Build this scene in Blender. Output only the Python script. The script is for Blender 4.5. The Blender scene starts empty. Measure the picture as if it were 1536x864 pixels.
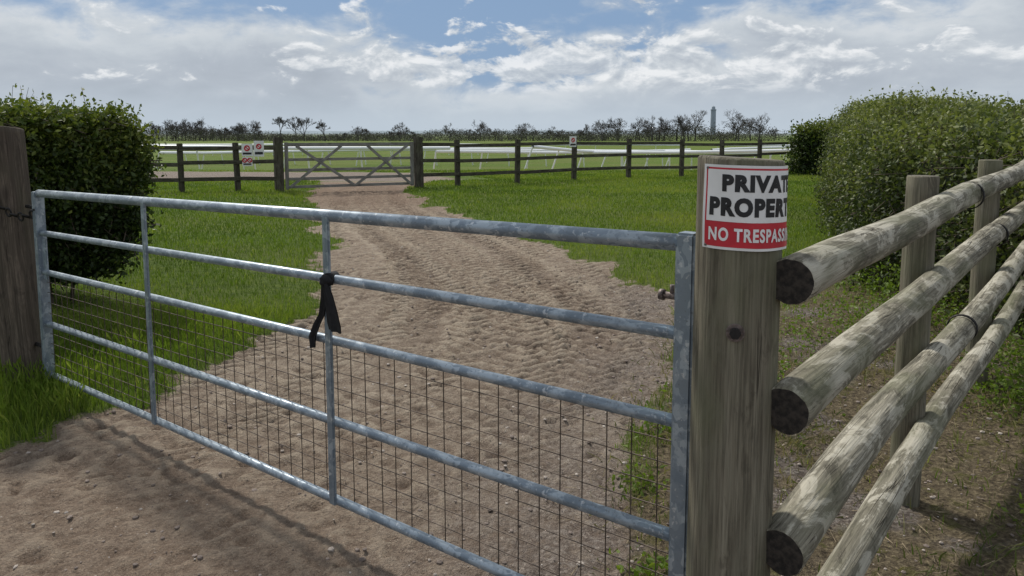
import bpy, bmesh, math, numpy as np
from mathutils import Vector, Matrix, Quaternion
rng=np.random.default_rng(7)
scene=bpy.context.scene
COL=scene.collection

# ------------------------------------------------------------ helpers
_tab=np.random.default_rng(1).random((256,256))
def vn(x,y):
    xi=np.floor(x).astype(int); yi=np.floor(y).astype(int)
    fx=x-xi; fy=y-yi; fx=fx*fx*(3-2*fx); fy=fy*fy*(3-2*fy)
    a=_tab[xi&255,yi&255]; b=_tab[(xi+1)&255,yi&255]
    c=_tab[xi&255,(yi+1)&255]; d=_tab[(xi+1)&255,(yi+1)&255]
    return (a*(1-fx)+b*fx)*(1-fy)+(c*(1-fx)+d*fx)*fy
def fbm(x,y,s=1.0,o=4,off=0.0):
    x=np.asarray(x,float)*s+off; y=np.asarray(y,float)*s+off*1.7
    r=0;a=.5;t=0
    for i in range(o):
        r=r+a*vn(x,y); t+=a; x=x*2.03+17.3; y=y*2.03+9.1; a*=.5
    return r/t
def sst(a,b,x):
    t=np.clip((np.asarray(x,float)-a)/(b-a),0,1); return t*t*(3-2*t)

def link(o,parent=None):
    COL.objects.link(o)
    if parent is not None:
        o.parent=parent
        o.matrix_parent_inverse=Matrix.Translation(-parent.location)
    return o
def empty(name,loc):
    e=bpy.data.objects.new(name,None); e.location=loc; e.empty_display_size=.2
    COL.objects.link(e); return e
def mesh_np(name,v,f,mats=(),attrs=None,smooth=False,parent=None,midx=None):
    v=np.asarray(v,dtype=np.float32); f=np.asarray(f,dtype=np.int32)
    me=bpy.data.meshes.new(name)
    n,k=f.shape
    me.vertices.add(len(v)); me.vertices.foreach_set('co',v.ravel())
    me.loops.add(n*k); me.loops.foreach_set('vertex_index',f.ravel())
    me.polygons.add(n); me.polygons.foreach_set('loop_start',np.arange(n,dtype=np.int32)*k)
    try: me.polygons.foreach_set('loop_total',np.full(n,k,dtype=np.int32))
    except Exception: pass
    if midx is not None: me.polygons.foreach_set('material_index',np.asarray(midx,dtype=np.int32))
    me.polygons.foreach_set('use_smooth',np.full(n,smooth,dtype=bool))
    me.update(calc_edges=True); me.validate()
    for m in mats: me.materials.append(m)
    if attrs:
        for an,av in attrs.items():
            a=me.attributes.new(an,'FLOAT','POINT'); a.data.foreach_set('value',np.asarray(av,dtype=np.float32))
    o=bpy.data.objects.new(name,me); link(o,parent); return o
def pyobj(name,v,f,mats,parent=None,smooth=False,midx=None):
    me=bpy.data.meshes.new(name); me.from_pydata([tuple(a) for a in v],[],[tuple(a) for a in f])
    for m in mats: me.materials.append(m)
    if smooth: me.polygons.foreach_set('use_smooth',[True]*len(me.polygons))
    if midx is not None: me.polygons.foreach_set('material_index',midx)
    me.update(); o=bpy.data.objects.new(name,me); link(o,parent); return o

def frame_mat(p0,p1):
    p0=Vector(p0);p1=Vector(p1); d=(p1-p0).normalized()
    q=d.to_track_quat('Z','Y'); return Matrix.Translation(p0)@q.to_matrix().to_4x4(), (p1-p0).length
def pole(name,p0,p1,r0,r1,mat,cap=None,parent=None,seg=28,step=.06,lump=.05,square=0.0,smooth=True,bow=0.0,seed=None,topslope=0.0,twist=0.0):
    """rough timber pole / post along local Z"""
    M,L=frame_mat(p0,p1)
    rg=np.random.default_rng(seed if seed is not None else int(rng.integers(1e6)))
    off=rg.random()*50
    nr=max(3,int(L/step)+1)
    zs=list(np.linspace(0,L,nr)); zs=[0]+[.006]+zs[1:-1]+[L-.006,L]
    th=np.linspace(0,2*np.pi,seg,endpoint=False)
    V=[];F=[];mi=[]
    for i,z in enumerate(zs):
        t=z/L; r=r0*(1-t)+r1*t
        sh=np.ones(seg)
        if square>0:
            c=np.abs(np.cos(th))**8+np.abs(np.sin(th))**8
            sh=(1-square)+square*c**(-1/8)
        nz=fbm(np.cos(th)*1.2+5,np.sin(th)*1.2+z*1.6,1.0,3,off)-.5
        n2=fbm(np.cos(th)*5+5,np.sin(th)*5+z*2.0,1.0,2,off+9)-.5
        rr=r*sh*(1+lump*2*nz+lump*.8*n2)
        if i in(0,len(zs)-1): rr=rr*.95
        bx=bow*math.sin(math.pi*t)*L; by=bow*.6*math.sin(math.pi*2*t+off)*L
        for a in range(seg):
            x=rr[a]*math.cos(th[a])+bx; y=rr[a]*math.sin(th[a])+by
            zz=z+(topslope*x*t if i>=len(zs)-2 else 0)
            V.append((x,y,zz))
    n=len(zs)
    for i in range(n-1):
        for a in range(seg):
            b=(a+1)%seg; F.append((i*seg+a,i*seg+b,(i+1)*seg+b,(i+1)*seg+a)); mi.append(0)
    cb=len(V); V.append((0,0,0)); ct=len(V); V.append((0,0,L))
    for a in range(seg):
        b=(a+1)%seg
        F.append((cb,b,a)); mi.append(1 if cap else 0)
        F.append((ct,(n-1)*seg+a,(n-1)*seg+b)); mi.append(1 if cap else 0)
    o=pyobj(name,V,F,[mat]+([cap] if cap else []),parent,False,mi)
    sm=[smooth and len(p.vertices)==4 for p in o.data.polygons]; o.data.polygons.foreach_set('use_smooth',sm)
    o.matrix_basis=M
    return o
def tube(name,p0,p1,r,mat,parent=None,seg=20):
    M,L=frame_mat(p0,p1); V=[];F=[]
    zs=[0,L]
    for z in zs:
        for a in range(seg):
            t=2*math.pi*a/seg; V.append((r*math.cos(t),r*math.sin(t),z))
    for a in range(seg):
        b=(a+1)%seg; F.append((a,b,seg+b,seg+a))
    F.append(tuple(range(seg))[::-1]); F.append(tuple(range(seg,2*seg)))
    o=pyobj(name,V,F,[mat],parent)
    o.data.polygons.foreach_set('use_smooth',[len(p.vertices)==4 for p in o.data.polygons])
    o.matrix_basis=M; return o
def box_beam(name,p0,p1,w,h,mat,parent=None,up=(0,0,1),bev=.004,side=None):
    p0=Vector(p0);p1=Vector(p1); z=(p1-p0); L=z.length; z.normalize()
    u=Vector(side) if side is not None else Vector(up).cross(z)
    if u.length<1e-3: u=Vector((1,0,0))
    u.normalize(); v=z.cross(u).normalized(); u=v.cross(z)
    M=Matrix((( u.x,v.x,z.x,p0.x),(u.y,v.y,z.y,p0.y),(u.z,v.z,z.z,p0.z),(0,0,0,1)))
    bm=bmesh.new(); bmesh.ops.create_cube(bm,size=1)
    for q in bm.verts: q.co=Vector((q.co.x*w,q.co.y*h,(q.co.z+.5)*L))
    if bev>0: bmesh.ops.bevel(bm,geom=bm.edges[:],offset=bev,segments=2,affect='EDGES')
    me=bpy.data.meshes.new(name); bm.to_mesh(me); bm.free(); me.materials.append(mat)
    o=bpy.data.objects.new(name,me); link(o,parent); o.matrix_basis=M; return o
def segs_mesh(name,segs,mat,parent=None,k=4):
    S=np.asarray(segs,float); n=len(S)
    p0=S[:,:3];p1=S[:,3:6];d=p1-p0; L=np.linalg.norm(d,axis=1,keepdims=True)+1e-9; d=d/L
    ref=np.where(np.abs(d[:,2:3])>.9,np.array([[1,0,0]]),np.array([[0,0,1]]))
    u=np.cross(d,ref); u/=np.linalg.norm(u,axis=1,keepdims=True)+1e-9; w=np.cross(d,u)
    V=np.zeros((n,2*k,3))
    for a in range(k):
        t=2*math.pi*a/k
        o=u*math.cos(t)+w*math.sin(t)
        V[:,a]=p0+o*S[:,6:7]; V[:,k+a]=p1+o*S[:,7:8]
    base=(np.arange(n)*2*k)[:,None]
    F=[]
    for a in range(k):
        b=(a+1)%k; F.append(np.concatenate([base+a,base+b,base+k+b,base+k+a],1))
    F=np.stack(F,1).reshape(-1,4)
    return mesh_np(name,V.reshape(-1,3),F,[mat],None,True,parent)

# ------------------------------------------------------------ material helpers
def nmat(name):
    m=bpy.data.materials.new(name); m.use_nodes=True
    nt=m.node_tree; return m,nt,nt.nodes,nt.links,nt.nodes['Principled BSDF']
def math_(nt,op,a,b=None,c=None,clamp=False):
    n=nt.nodes.new('ShaderNodeMath'); n.operation=op; n.use_clamp=clamp
    for i,x in enumerate((a,b,c)):
        if x is None: continue
        if isinstance(x,(int,float)): n.inputs[i].default_value=x
        else: nt.links.new(x,n.inputs[i])
    return n.outputs[0]
def ramp(nt,fac,stops):
    n=nt.nodes.new('ShaderNodeValToRGB'); e=n.color_ramp.elements
    while len(e)<len(stops): e.new(.5)
    for i,(p,c) in enumerate(stops):
        e[i].position=p; e[i].color=(*c,1) if len(c)==3 else c
    nt.links.new(fac,n.inputs[0]); return n.outputs[0]
def mixc(nt,f,a,b,bt='MIX'):
    n=nt.nodes.new('ShaderNodeMix'); n.data_type='RGBA'; n.blend_type=bt
    for i,x in ((0,f),(6,a),(7,b)):
        if isinstance(x,(int,float)): n.inputs[i].default_value=x
        elif isinstance(x,tuple): n.inputs[i].default_value=(*x,1)
        else: nt.links.new(x,n.inputs[i])
    return n.outputs[2]
def noise(nt,vec,scale,detail=4,rough=.55,dist=0,dim='3D',w=None):
    n=nt.nodes.new('ShaderNodeTexNoise'); n.noise_dimensions=dim
    n.inputs['Scale'].default_value=scale; n.inputs['Detail'].default_value=detail
    n.inputs['Roughness'].default_value=rough; n.inputs['Distortion'].default_value=dist
    if vec is not None: nt.links.new(vec,n.inputs['Vector'])
    if w is not None: nt.links.new(w,n.inputs['W'])
    return n.outputs[0]
def mapping(nt,vec,scale):
    n=nt.nodes.new('ShaderNodeMapping'); n.inputs['Scale'].default_value=scale
    nt.links.new(vec,n.inputs['Vector']); return n.outputs[0]
def mapr(nt,v,a,b,c=0.,d=1.):
    n=nt.nodes.new('ShaderNodeMapRange'); nt.links.new(v,n.inputs[0])
    for i,x in enumerate((a,b,c,d)): n.inputs[i+1].default_value=x
    n.interpolation_type='SMOOTHSTEP'; return n.outputs[0]
def bump(nt,h,strength,dist,prev=None):
    n=nt.nodes.new('ShaderNodeBump'); n.inputs['Strength'].default_value=strength; n.inputs['Distance'].default_value=dist
    nt.links.new(h,n.inputs['Height'])
    if prev is not None: nt.links.new(prev,n.inputs['Normal'])
    return n.outputs[0]
def attr(nt,name):
    n=nt.nodes.new('ShaderNodeAttribute'); n.attribute_name=name; return n.outputs['Fac']

def wood(name,dark,mid,light,patch=(.30,.28,.22),patch_amt=.5,green=(.09,.10,.05),green_amt=.4,crack=.7,stain=.5):
    m,nt,_,lk,p=nmat(name)
    tc=nt.nodes.new('ShaderNodeTexCoord').outputs['Object']
    oi=nt.nodes.new('ShaderNodeObjectInfo').outputs['Random']
    sh=nt.nodes.new('ShaderNodeVectorMath'); sh.operation='ADD'; lk.new(tc,sh.inputs[0])
    cx=nt.nodes.new('ShaderNodeCombineXYZ'); w=math_(nt,'MULTIPLY',oi,37.); lk.new(w,cx.inputs[0]); lk.new(w,cx.inputs[2]); lk.new(cx.outputs[0],sh.inputs[1])
    tc=sh.outputs[0]
    g1=noise(nt,mapping(nt,tc,(24,24,1.3)),1,6,.66,.3)
    g2=noise(nt,mapping(nt,tc,(150,150,5)),1,3,.6)
    c=ramp(nt,g1,[(.30,dark),(.5,mid),(.70,light)])
    c=mixc(nt,mapr(nt,g2,.38,.66,.0,.7),c,tuple(x*.38 for x in mid))
    pa=noise(nt,mapping(nt,tc,(13,13,4.5)),1,6,.72,.6)
    c=mixc(nt,mapr(nt,pa,.50,.58,0,patch_amt),c,patch)
    c=mixc(nt,mapr(nt,pa,.36,.46,stain,0),c,tuple(x*.55 for x in dark))
    gr=noise(nt,mapping(nt,tc,(5,5,2)),1,4,.6)
    c=mixc(nt,mapr(nt,gr,.46,.66,0,green_amt),c,green)
    h=math_(nt,'ADD',math_(nt,'MULTIPLY',g1,.8),math_(nt,'MULTIPLY',g2,.5))
    h=math_(nt,'ADD',h,math_(nt,'MULTIPLY',pa,.5))
    if crack:
        ck=noise(nt,mapping(nt,tc,(26,26,.55)),1,2,.5,.2)
        cr=math_(nt,'ABSOLUTE',math_(nt,'SUBTRACT',ck,.5))
        crm=mapr(nt,cr,.0,.009,1,0)
        crm=math_(nt,'MULTIPLY',crm,mapr(nt,gr,.42,.52,1,0))
        c=mixc(nt,math_(nt,'MULTIPLY',crm,crack),c,(.020,.016,.012))
        h=math_(nt,'SUBTRACT',h,math_(nt,'MULTIPLY',crm,.8))
    vo=nt.nodes.new('ShaderNodeTexVoronoi'); lk.new(mapping(nt,tc,(5,5,2.2)),vo.inputs['Vector']); vo.inputs['Scale'].default_value=1
    kn=mapr(nt,vo.outputs['Distance'],.05,.16,1,0)
    c=mixc(nt,math_(nt,'MULTIPLY',kn,.6),c,tuple(x*.4 for x in dark))
    lk.new(c,p.inputs['Base Color']); p.inputs['Roughness'].default_value=.9
    p.inputs['Specular IOR Level'].default_value=.2
    lk.new(bump(nt,h,.85,.007),p.inputs['Normal'])
    return m
M_post=wood('weathered_post_wood',(.095,.082,.060),(.185,.165,.122),(.275,.25,.19),patch=(.165,.155,.115),patch_amt=.4,green=(.135,.14,.082),green_amt=.5,crack=.7,stain=.5)
M_post2=wood('old_sleeper_wood',(.060,.047,.038),(.115,.092,.072),(.19,.152,.118),patch=(.07,.056,.044),patch_amt=.5,green=(.085,.085,.05),green_amt=.3)
M_rail=wood('debarked_rail_wood',(.12,.108,.080),(.24,.22,.168),(.40,.37,.295),patch=(.49,.46,.38),patch_amt=.7,green=(.13,.135,.078),green_amt=.55,crack=.7,stain=.8)
M_farwood=wood('far_fence_wood',(.04,.037,.030),(.07,.063,.048),(.11,.10,.08),patch_amt=.15,green_amt=.3,crack=0)
M_fargate=wood('far_gate_wood',(.17,.165,.15),(.24,.235,.215),(.31,.30,.28),patch=(.33,.33,.31),patch_amt=.3,green_amt=.1,crack=0)
def simple(name,c,rough=.7,metal=0.,nz=.15,scale=30,bmp=.0):
    m,nt,_,lk,p=nmat(name)
    tc=nt.nodes.new('ShaderNodeTexCoord').outputs['Object']
    n=noise(nt,tc,scale,3)
    col=mixc(nt,mapr(nt,n,.35,.65),tuple(x*(1-nz) for x in c),tuple(min(1,x*(1+nz)) for x in c))
    lk.new(col,p.inputs['Base Color']); p.inputs['Roughness'].default_value=rough; p.inputs['Metallic'].default_value=metal
    if bmp: lk.new(bump(nt,n,bmp,.003),p.inputs['Normal'])
    return m
M_black=simple('black_rail_end',(.026,.021,.017),.9,0,.6,55,.9)  # near-black cut ends of the near rails
M_topcap=simple('cut_post_top',(.11,.095,.07),.9,0,.5,60,.6)
M_white=simple('sign_white',(.74,.74,.73),.45,0,.05,12)
M_red=simple('sign_red',(.50,.02,.035),.45,0,.1,14)
M_ink=simple('sign_black_ink',(.012,.012,.014),.5,0,.1)
M_strap=simple('black_cloth',(.008,.008,.009),.9,0,.3,60,.5)
M_steel=simple('rusty_bolt_steel',(.15,.12,.11),.55,.6,.35,90,.4)
M_chain=simple('dark_iron',(.03,.028,.027),.6,.6,.3)
M_wire=simple('mesh_wire',(.09,.07,.055),.6,.5,.5,25)
M_prail=simple('white_plastic_rail',(.82,.83,.84),.4,0,.04)
m,nt,_,lk,p=nmat('galvanised_steel'); tc=nt.nodes.new('ShaderNodeTexCoord').outputs['Object']
vo=nt.nodes.new('ShaderNodeTexVoronoi'); vo.inputs['Scale'].default_value=38; vo.feature='F1'
mp=mapping(nt,tc,(1,1,.6)); dn=nt.nodes.new('ShaderNodeTexNoise'); dn.inputs['Scale'].default_value=30
lk.new(mp,dn.inputs['Vector'])
lk.new(mixc(nt,.06,mp,dn.outputs['Color']),vo.inputs['Vector'])
sep=nt.nodes.new('ShaderNodeSeparateColor'); lk.new(vo.outputs['Color'],sep.inputs[0])
n1=noise(nt,tc,14,5,.65)
c=mixc(nt,mapr(nt,sep.outputs[0],.2,.9),(.21,.255,.30),(.36,.415,.46))
c=mixc(nt,mapr(nt,n1,.50,.60,0,.75),c,(.175,.215,.255))
c=mixc(nt,mapr(nt,noise(nt,tc,45,4,.6),.60,.68,0,.8),c,(.55,.58,.60))
c=mixc(nt,mapr(nt,noise(nt,tc,120,2,.6),.62,.70,0,.5),c,(.12,.11,.10))
lk.new(c,p.inputs['Base Color']); p.inputs['Metallic'].default_value=.45
lk.new(mapr(nt,n1,.3,.7,.34,.55),p.inputs['Roughness'])
lk.new(bump(nt,n1,.15,.002),p.inputs['Normal'])
M_galv=m

def foliage(name,c0,c1,c2,trans=.35,rough=.6):
    m,nt,_,lk,p=nmat(name)
    a=attr(nt,'tint')
    c=ramp(nt,a,[(0,c0),(.5,c1),(1,c2)])
    lk.new(c,p.inputs['Base Color']); p.inputs['Roughness'].default_value=rough
    p.inputs['Specular IOR Level'].default_value=.3
    tr=nt.nodes.new('ShaderNodeBsdfTranslucent')
    lk.new(mixc(nt,1.0,c,(1.2,1.3,.6),'MULTIPLY'),tr.inputs[0])
    mx=nt.nodes.new('ShaderNodeMixShader'); mx.inputs[0].default_value=trans
    lk.new(p.outputs[0],mx.inputs[1]); lk.new(tr.outputs[0],mx.inputs[2])
    lk.new(mx.outputs[0],nt.nodes['Material Output'].inputs[0]); return m
M_grass=foliage('grass_blades',(.062,.102,.015),(.120,.182,.023),(.24,.27,.062),.42,.55)
M_straw=foliage('dry_weeds',(.08,.10,.027),(.18,.165,.075),(.34,.28,.15),.25)
M_hleaf=foliage('hedge_leaves',(.016,.031,.008),(.052,.082,.015),(.18,.205,.040),.3,.5)
M_hleaf2=foliage('hawthorn_leaves',(.025,.038,.013),(.080,.105,.031),(.21,.23,.075),.3,.55)
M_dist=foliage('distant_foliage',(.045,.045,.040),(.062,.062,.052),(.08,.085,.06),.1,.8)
M_twig=simple('twig_bark',(.09,.070,.050),.9,0,.3,20)
M_bare=simple('bare_branches',(.075,.07,.066),.9,0,.2,3)
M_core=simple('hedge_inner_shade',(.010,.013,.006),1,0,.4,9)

# ------------------------------------------------------------ ground
LY=[-5,1.0,2.4,3.0,3.275,3.67,3.95,4.21,5.1,6.07,7.49,9.74,12.8,16.7,19.5,23.2]
LX=[-7,-6,-4.6,-3.1,-2.5,-2.29,-2.09,-1.99,-1.74,-1.78,-1.98,-2.47,-3.46,-4.75,-5.3,-5.9]
RY=[-5,1.0,1.75,2.1,2.38,2.85,3.5,4.5,5.85,6.71,7.86,9.19,11.45,15.2,19.7,23.2]
RX=[5,3.0,.9,.42,.38,.46,.66,1.0,1.36,1.37,1.09,.77,-.08,-1.76,-2.85,-2.6]
def xl(y): return np.interp(y,LY,LX)
def xr(y): return np.interp(y,RY,RX)
def gh(x,y):
    x=np.asarray(x,float);y=np.asarray(y,float)
    h=.10*sst(1.4,3.6,x)*(1-sst(5,13,y))*sst(.5,3.2,y)
    h=h+(fbm(x,y,.35,3,3)-.5)*.10*sst(3,9,np.abs(x)+y*.3)
    d=np.minimum(x-xl(y),xr(y)-x)
    h=h+.05*(1-sst(-.5,.25,d))*sst(3.4,4.5,y)*(1-sst(22,26,y))
    h=h-.75*sst(30,44,y)*(1-sst(90,130,y))
    return h
def masks(x,y):
    wob=(fbm(x,y,1.6,4,11)-.5)*.7+(fbm(x,y,7,3,5)-.5)*.30
    d=np.minimum(x-xl(y),xr(y)-x)
    dirt=sst(-.16,.16,d+wob*sst(1.5,5,y)*.9*(1+.02*y))
    dirt=dirt*(1-sst(22.8,23.6,y))
    road=sst(23.0,23.6,y)*(1-sst(28.2,29.2,y+wob*1.2+.12*(x+6)))*(1-sst(-3.5,0,x+ (y-24)*.4))
    road2=sst(36,37,y)*(1-sst(39.5,41,y))*.8
    dirt=np.maximum(dirt,road); 
    straw=sst(-.25,.10,x-xr(y)+wob*.5)*(1-sst(4.8,7.2,y-.5*(x-1)+wob*2))*sst(.2,.4,x)
    gravel=np.maximum(sst(-1.1,.2,x-xr(y)+wob)*(1-sst(6.3,8.3,y))*dirt, road)
    red=np.maximum(sst(12.5,17,y)*(1-sst(22.6,23.3,y)),.6*(1-sst(2.6,4.4,y+.35*(x+2)+wob)))
    return dirt,straw,gravel,red,np.clip(road2,0,1)
def axis(fine0,fine1,st,out0,out1,g=1.12):
    a=list(np.arange(fine0,fine1,st)); s=st; v=a[-1]
    while v<out1: s*=g; v+=s; a.append(v)
    b=[];s=st;v=a[0]
    while v>out0: s*=g; v-=s; b.append(v)
    return np.array(b[::-1]+a)
xs=axis(-4.0,3.4,.020,-4000,4000,1.10)
y1=np.arange(1.3,8.5,.020); y2=np.arange(8.5,14,.028); y2b=np.arange(14,24,.06); s=.06;v=y2b[-1];y3=[]
while v<5000: s*=1.085; v+=s; y3.append(v)
ys=np.concatenate([[-30,-12,-5,-2,-1,0,.5,1.0],y1,y2,y2b,y3])
X,Y=np.meshgrid(xs,ys); 
dirt,straw,gravel,red,road2=masks(X,Y)
G0=gh(X,Y); Z=G0.copy()
near=(1-sst(18,24,Y))
D=dirt*near
xc=(xl(Y)+xr(Y))/2
rough=.5+.6*sst(.40,.62,fbm(X,Y,.7,3,77))
smooth_=(fbm(X,Y,1.3,3,21)-.5)*.030
rib_t=-np.abs(fbm(X,Y,5.5,4,33)-.5)*.018
fine=(fbm(X,Y,21,3,8)-.5)*.024
clod=sst(.54,.64,fbm(X,Y,16,3,91))*.012
pits=-sst(.56,.68,fbm(X,Y,10,3,61))*.009
Z=Z+D*(smooth_+rough*(rib_t+fine+clod+pits))
Z=Z+straw*near*(fbm(X,Y,16,3,14)-.5)*.03
pr=np.random.default_rng(5)
for o in (-.55,.75):
    q=X-xc-o-.15*np.sin(Y*.4)
    Z=Z-D*.010*np.exp(-(q/.17)**2)*sst(4,6,Y)
    Z=Z+D*.008*np.exp(-((np.abs(q)-.27)/.07)**2)*sst(4,6,Y)
tread=np.zeros_like(Z); used=np.zeros_like(Z)
for kk in range(20):
    o=-1.3+2.6*pr.random(); wd=.12+.08*pr.random(); per=.11+.06*pr.random(); sg=1 if pr.random()<.5 else -1; am=.008+.005*pr.random()
    q=X-xc-o-.22*np.sin(Y*(.25+.3*pr.random())+o*3)-(Y-6)*.04*pr.normal()
    b=1-sst(wd*.85,wd,np.abs(q))
    ph=(Y+sg*np.abs(q)*.8+(fbm(X,Y,1.2,2,4+kk)-.5)*.05)/per
    rib=np.clip(np.sin(2*np.pi*ph)*2.6,-1,1)
    fade=sst(.40,.52,fbm(X,Y,.5,3,40+kk*3.1))*sst(2.6,4.2,Y+.5*np.sin(kk))
    wgt=b*fade
    tread=tread*(1-wgt)+wgt*(am*rib-.004)      # a later pass overwrites the earlier one
    used=np.maximum(used,wgt)
Z=Z+D*tread*(1+.05*np.maximum(0,Y-5))
for i in range(1000):
    py=1.4+pr.random()**1.2*9; px=xl(py)+pr.random()*(min(xr(py),3)-xl(py))
    r=.022+.028*pr.random(); dp=.004+.009*pr.random()
    i0,i1=np.searchsorted(ys,[py-2.4*r,py+2.4*r]); j0,j1=np.searchsorted(xs,[px-2.4*r,px+2.4*r])
    if i1<=i0 or j1<=j0: continue
    a=pr.random()*3.14; dx=X[i0:i1,j0:j1]-px; dy=Y[i0:i1,j0:j1]-py
    u=(dx*math.cos(a)+dy*math.sin(a))/r; w=(-dx*math.sin(a)+dy*math.cos(a))/(r*1.6)
    q=np.sqrt(u*u+w*w)
    Z[i0:i1,j0:j1]+=D[i0:i1,j0:j1]*(-dp*(1-sst(.55,1.0,q))+dp*.6*np.exp(-((q-1.15)/.22)**2))
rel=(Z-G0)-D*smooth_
nv=X.size; ny,nx=X.shape
V=np.stack([X.ravel(),Y.ravel(),Z.ravel()],1)
idx=np.arange(nv).reshape(ny,nx)
F=np.stack([idx[:-1,:-1],idx[:-1,1:],idx[1:,1:],idx[1:,:-1]],-1).reshape(-1,4)
fd=((dirt>.02)&(Y<60)); fdm=(fd[:-1,:-1]|fd[1:,1:]).ravel()
m,nt,_,lk,p=nmat('ground_surface')
geo=nt.nodes.new('ShaderNodeNewGeometry').outputs['Position']
aD,aS,aG,aR,aF,aH=[attr(nt,k) for k in ('dirt','straw','gravel','red','far','relief')]
aR2=attr(nt,'road2')
nb=noise(nt,geo,1.1,3,.6); nm=noise(nt,geo,9,6,.70); nf=noise(nt,geo,48,5,.72); nff=noise(nt,geo,190,2,.7)
gcol=ramp(nt,nm,[(.3,(.052,.085,.014)),(.5,(.090,.140,.020)),(.7,(.145,.19,.034))])
gcol=mixc(nt,mapr(nt,noise(nt,mapping(nt,geo,(.10,.22,.1)),1,4,.6),.40,.62,0,.55),gcol,(.14,.15,.045))
dcol=ramp(nt,nm,[(.30,(.20,.150,.108)),(.48,(.32,.252,.19)),(.66,(.45,.37,.285))])
dcol=mixc(nt,mapr(nt,nf,.44,.62,0,.6),dcol,(.165,.122,.092))
dcol=mixc(nt,mapr(nt,nb,.48,.62,0,.4),dcol,(.25,.185,.135))
dcol=mixc(nt,mapr(nt,aH,-.024,-.006,.8,0),dcol,(.125,.088,.066))  # relief shading painted into the soil colour: dents and ruts darker
dcol=mixc(nt,mapr(nt,aH,-.003,.010,0,.6),dcol,(.53,.44,.335))  # painted sand highlight: raised lumps and ridges lighter
dcol=mixc(nt,math_(nt,'MULTIPLY',aR,.65),dcol,mixc(nt,mapr(nt,nf,.35,.65),(.27,.185,.13),(.14,.095,.07)))
vg=nt.nodes.new('ShaderNodeTexVoronoi'); vg.inputs['Scale'].default_value=70; lk.new(geo,vg.inputs['Vector'])
sv=nt.nodes.new('ShaderNodeSeparateColor'); lk.new(vg.outputs['Color'],sv.inputs[0])
grc=ramp(nt,sv.outputs[0],[(0,(.095,.078,.07)),(.5,(.20,.17,.153)),(1,(.40,.355,.32))])
grc=mixc(nt,mapr(nt,nf,.4,.7,0,.6),grc,(.14,.11,.095))
gm=math_(nt,'MULTIPLY',aG,mapr(nt,nm,.32,.55,.25,1.))
dcol=mixc(nt,math_(nt,'MULTIPLY',gm,.75),dcol,grc)
dcol=mixc(nt,mapr(nt,nff,.60,.68,0,.6),dcol,(.54,.47,.39))
dcol=mixc(nt,mapr(nt,nff,.32,.42,.6,0),dcol,(.09,.066,.052))
scol=ramp(nt,nf,[(.32,(.060,.046,.032)),(.5,(.155,.122,.078)),(.68,(.33,.27,.165))])
scol=mixc(nt,mapr(nt,nm,.52,.62,0,.6),scol,(.115,.115,.032))
scol=mixc(nt,mapr(nt,nb,.54,.62,0,.75),scol,grc)
c=mixc(nt,aS,gcol,scol)
edge=math_(nt,'ADD',aD,math_(nt,'MULTIPLY',math_(nt,'SUBTRACT',nf,.5),1.1))
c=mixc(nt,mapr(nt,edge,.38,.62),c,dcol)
c=mixc(nt,aR2,c,(.30,.25,.18))
c=mixc(nt,aF,c,(.15,.175,.15))  # painted aerial haze: distant ground fades to grey-green
lk.new(c,p.inputs['Base Color']); p.inputs['Roughness'].default_value=.95; p.inputs['Specular IOR Level'].default_value=.12
hh=math_(nt,'ADD',math_(nt,'MULTIPLY',nf,1.3),math_(nt,'MULTIPLY',nff,.5))
hh=math_(nt,'ADD',hh,math_(nt,'MULTIPLY',nm,1.6))
lk.new(bump(nt,hh,1.0,.028),p.inputs['Normal'])
M_ground=m
far=sst(60,900,Y)  # strength of the painted haze, growing with distance
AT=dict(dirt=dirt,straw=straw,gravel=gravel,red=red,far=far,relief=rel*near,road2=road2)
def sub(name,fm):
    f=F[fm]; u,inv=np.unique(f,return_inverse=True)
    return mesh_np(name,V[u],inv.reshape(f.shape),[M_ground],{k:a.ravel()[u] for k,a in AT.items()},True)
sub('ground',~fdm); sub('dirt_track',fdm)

# ------------------------------------------------------------ scatter helpers
def blades(name,P,h,w,mat,tint,lean=.45,parent=None):
    n=len(P); a=rng.random(n)*2*np.pi; b=rng.random(n)*2*np.pi
    side=np.stack([np.cos(a),np.sin(a),np.zeros(n)],1)
    ld=np.stack([np.cos(b),np.sin(b),np.zeros(n)],1)*(lean*rng.random(n)*h)[:,None]
    up=np.array([0,0,1.])[None]
    W=side*(w/2)[:,None]
    H=h[:,None]
    v=np.stack([P-W,P+W,P+W*.75+up*H*.55+ld*.35,P-W*.75+up*H*.55+ld*.35,P+up*H*(1-.25*rng.random((n,1)))+ld+W*.1,P+up*H*.96+ld-W*.1],1)
    base=(np.arange(n)*6)[:,None]
    f=np.stack([base+np.array([[0,1,2,3]]),base+np.array([[3,2,4,5]])],1).reshape(-1,4)
    return mesh_np(name,v.reshape(-1,3),f,[mat],{'tint':np.repeat(tint,6)},False,parent)
def leaves_vf(P,size,tint,flat=0.0):
    n=len(P)
    d=rng.normal(size=(n,3)); d/=np.linalg.norm(d,axis=1,keepdims=True)
    e=rng.normal(size=(n,3)); e[:,2]*=(1-flat); e=e-d*(e*d).sum(1,keepdims=True); e/=np.linalg.norm(e,axis=1,keepdims=True)+1e-9
    nrm=np.cross(d,e); s=size[:,None]
    v=np.stack([P-d*s*.6,P+e*s*.34+nrm*s*.08,P+d*s*.6,P-e*s*.34+nrm*s*.08],1)
    f=(np.arange(n)*4)[:,None]+np.array([[0,1,2,3]])
    return v.reshape(-1,3),f,np.repeat(tint,4)

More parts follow.
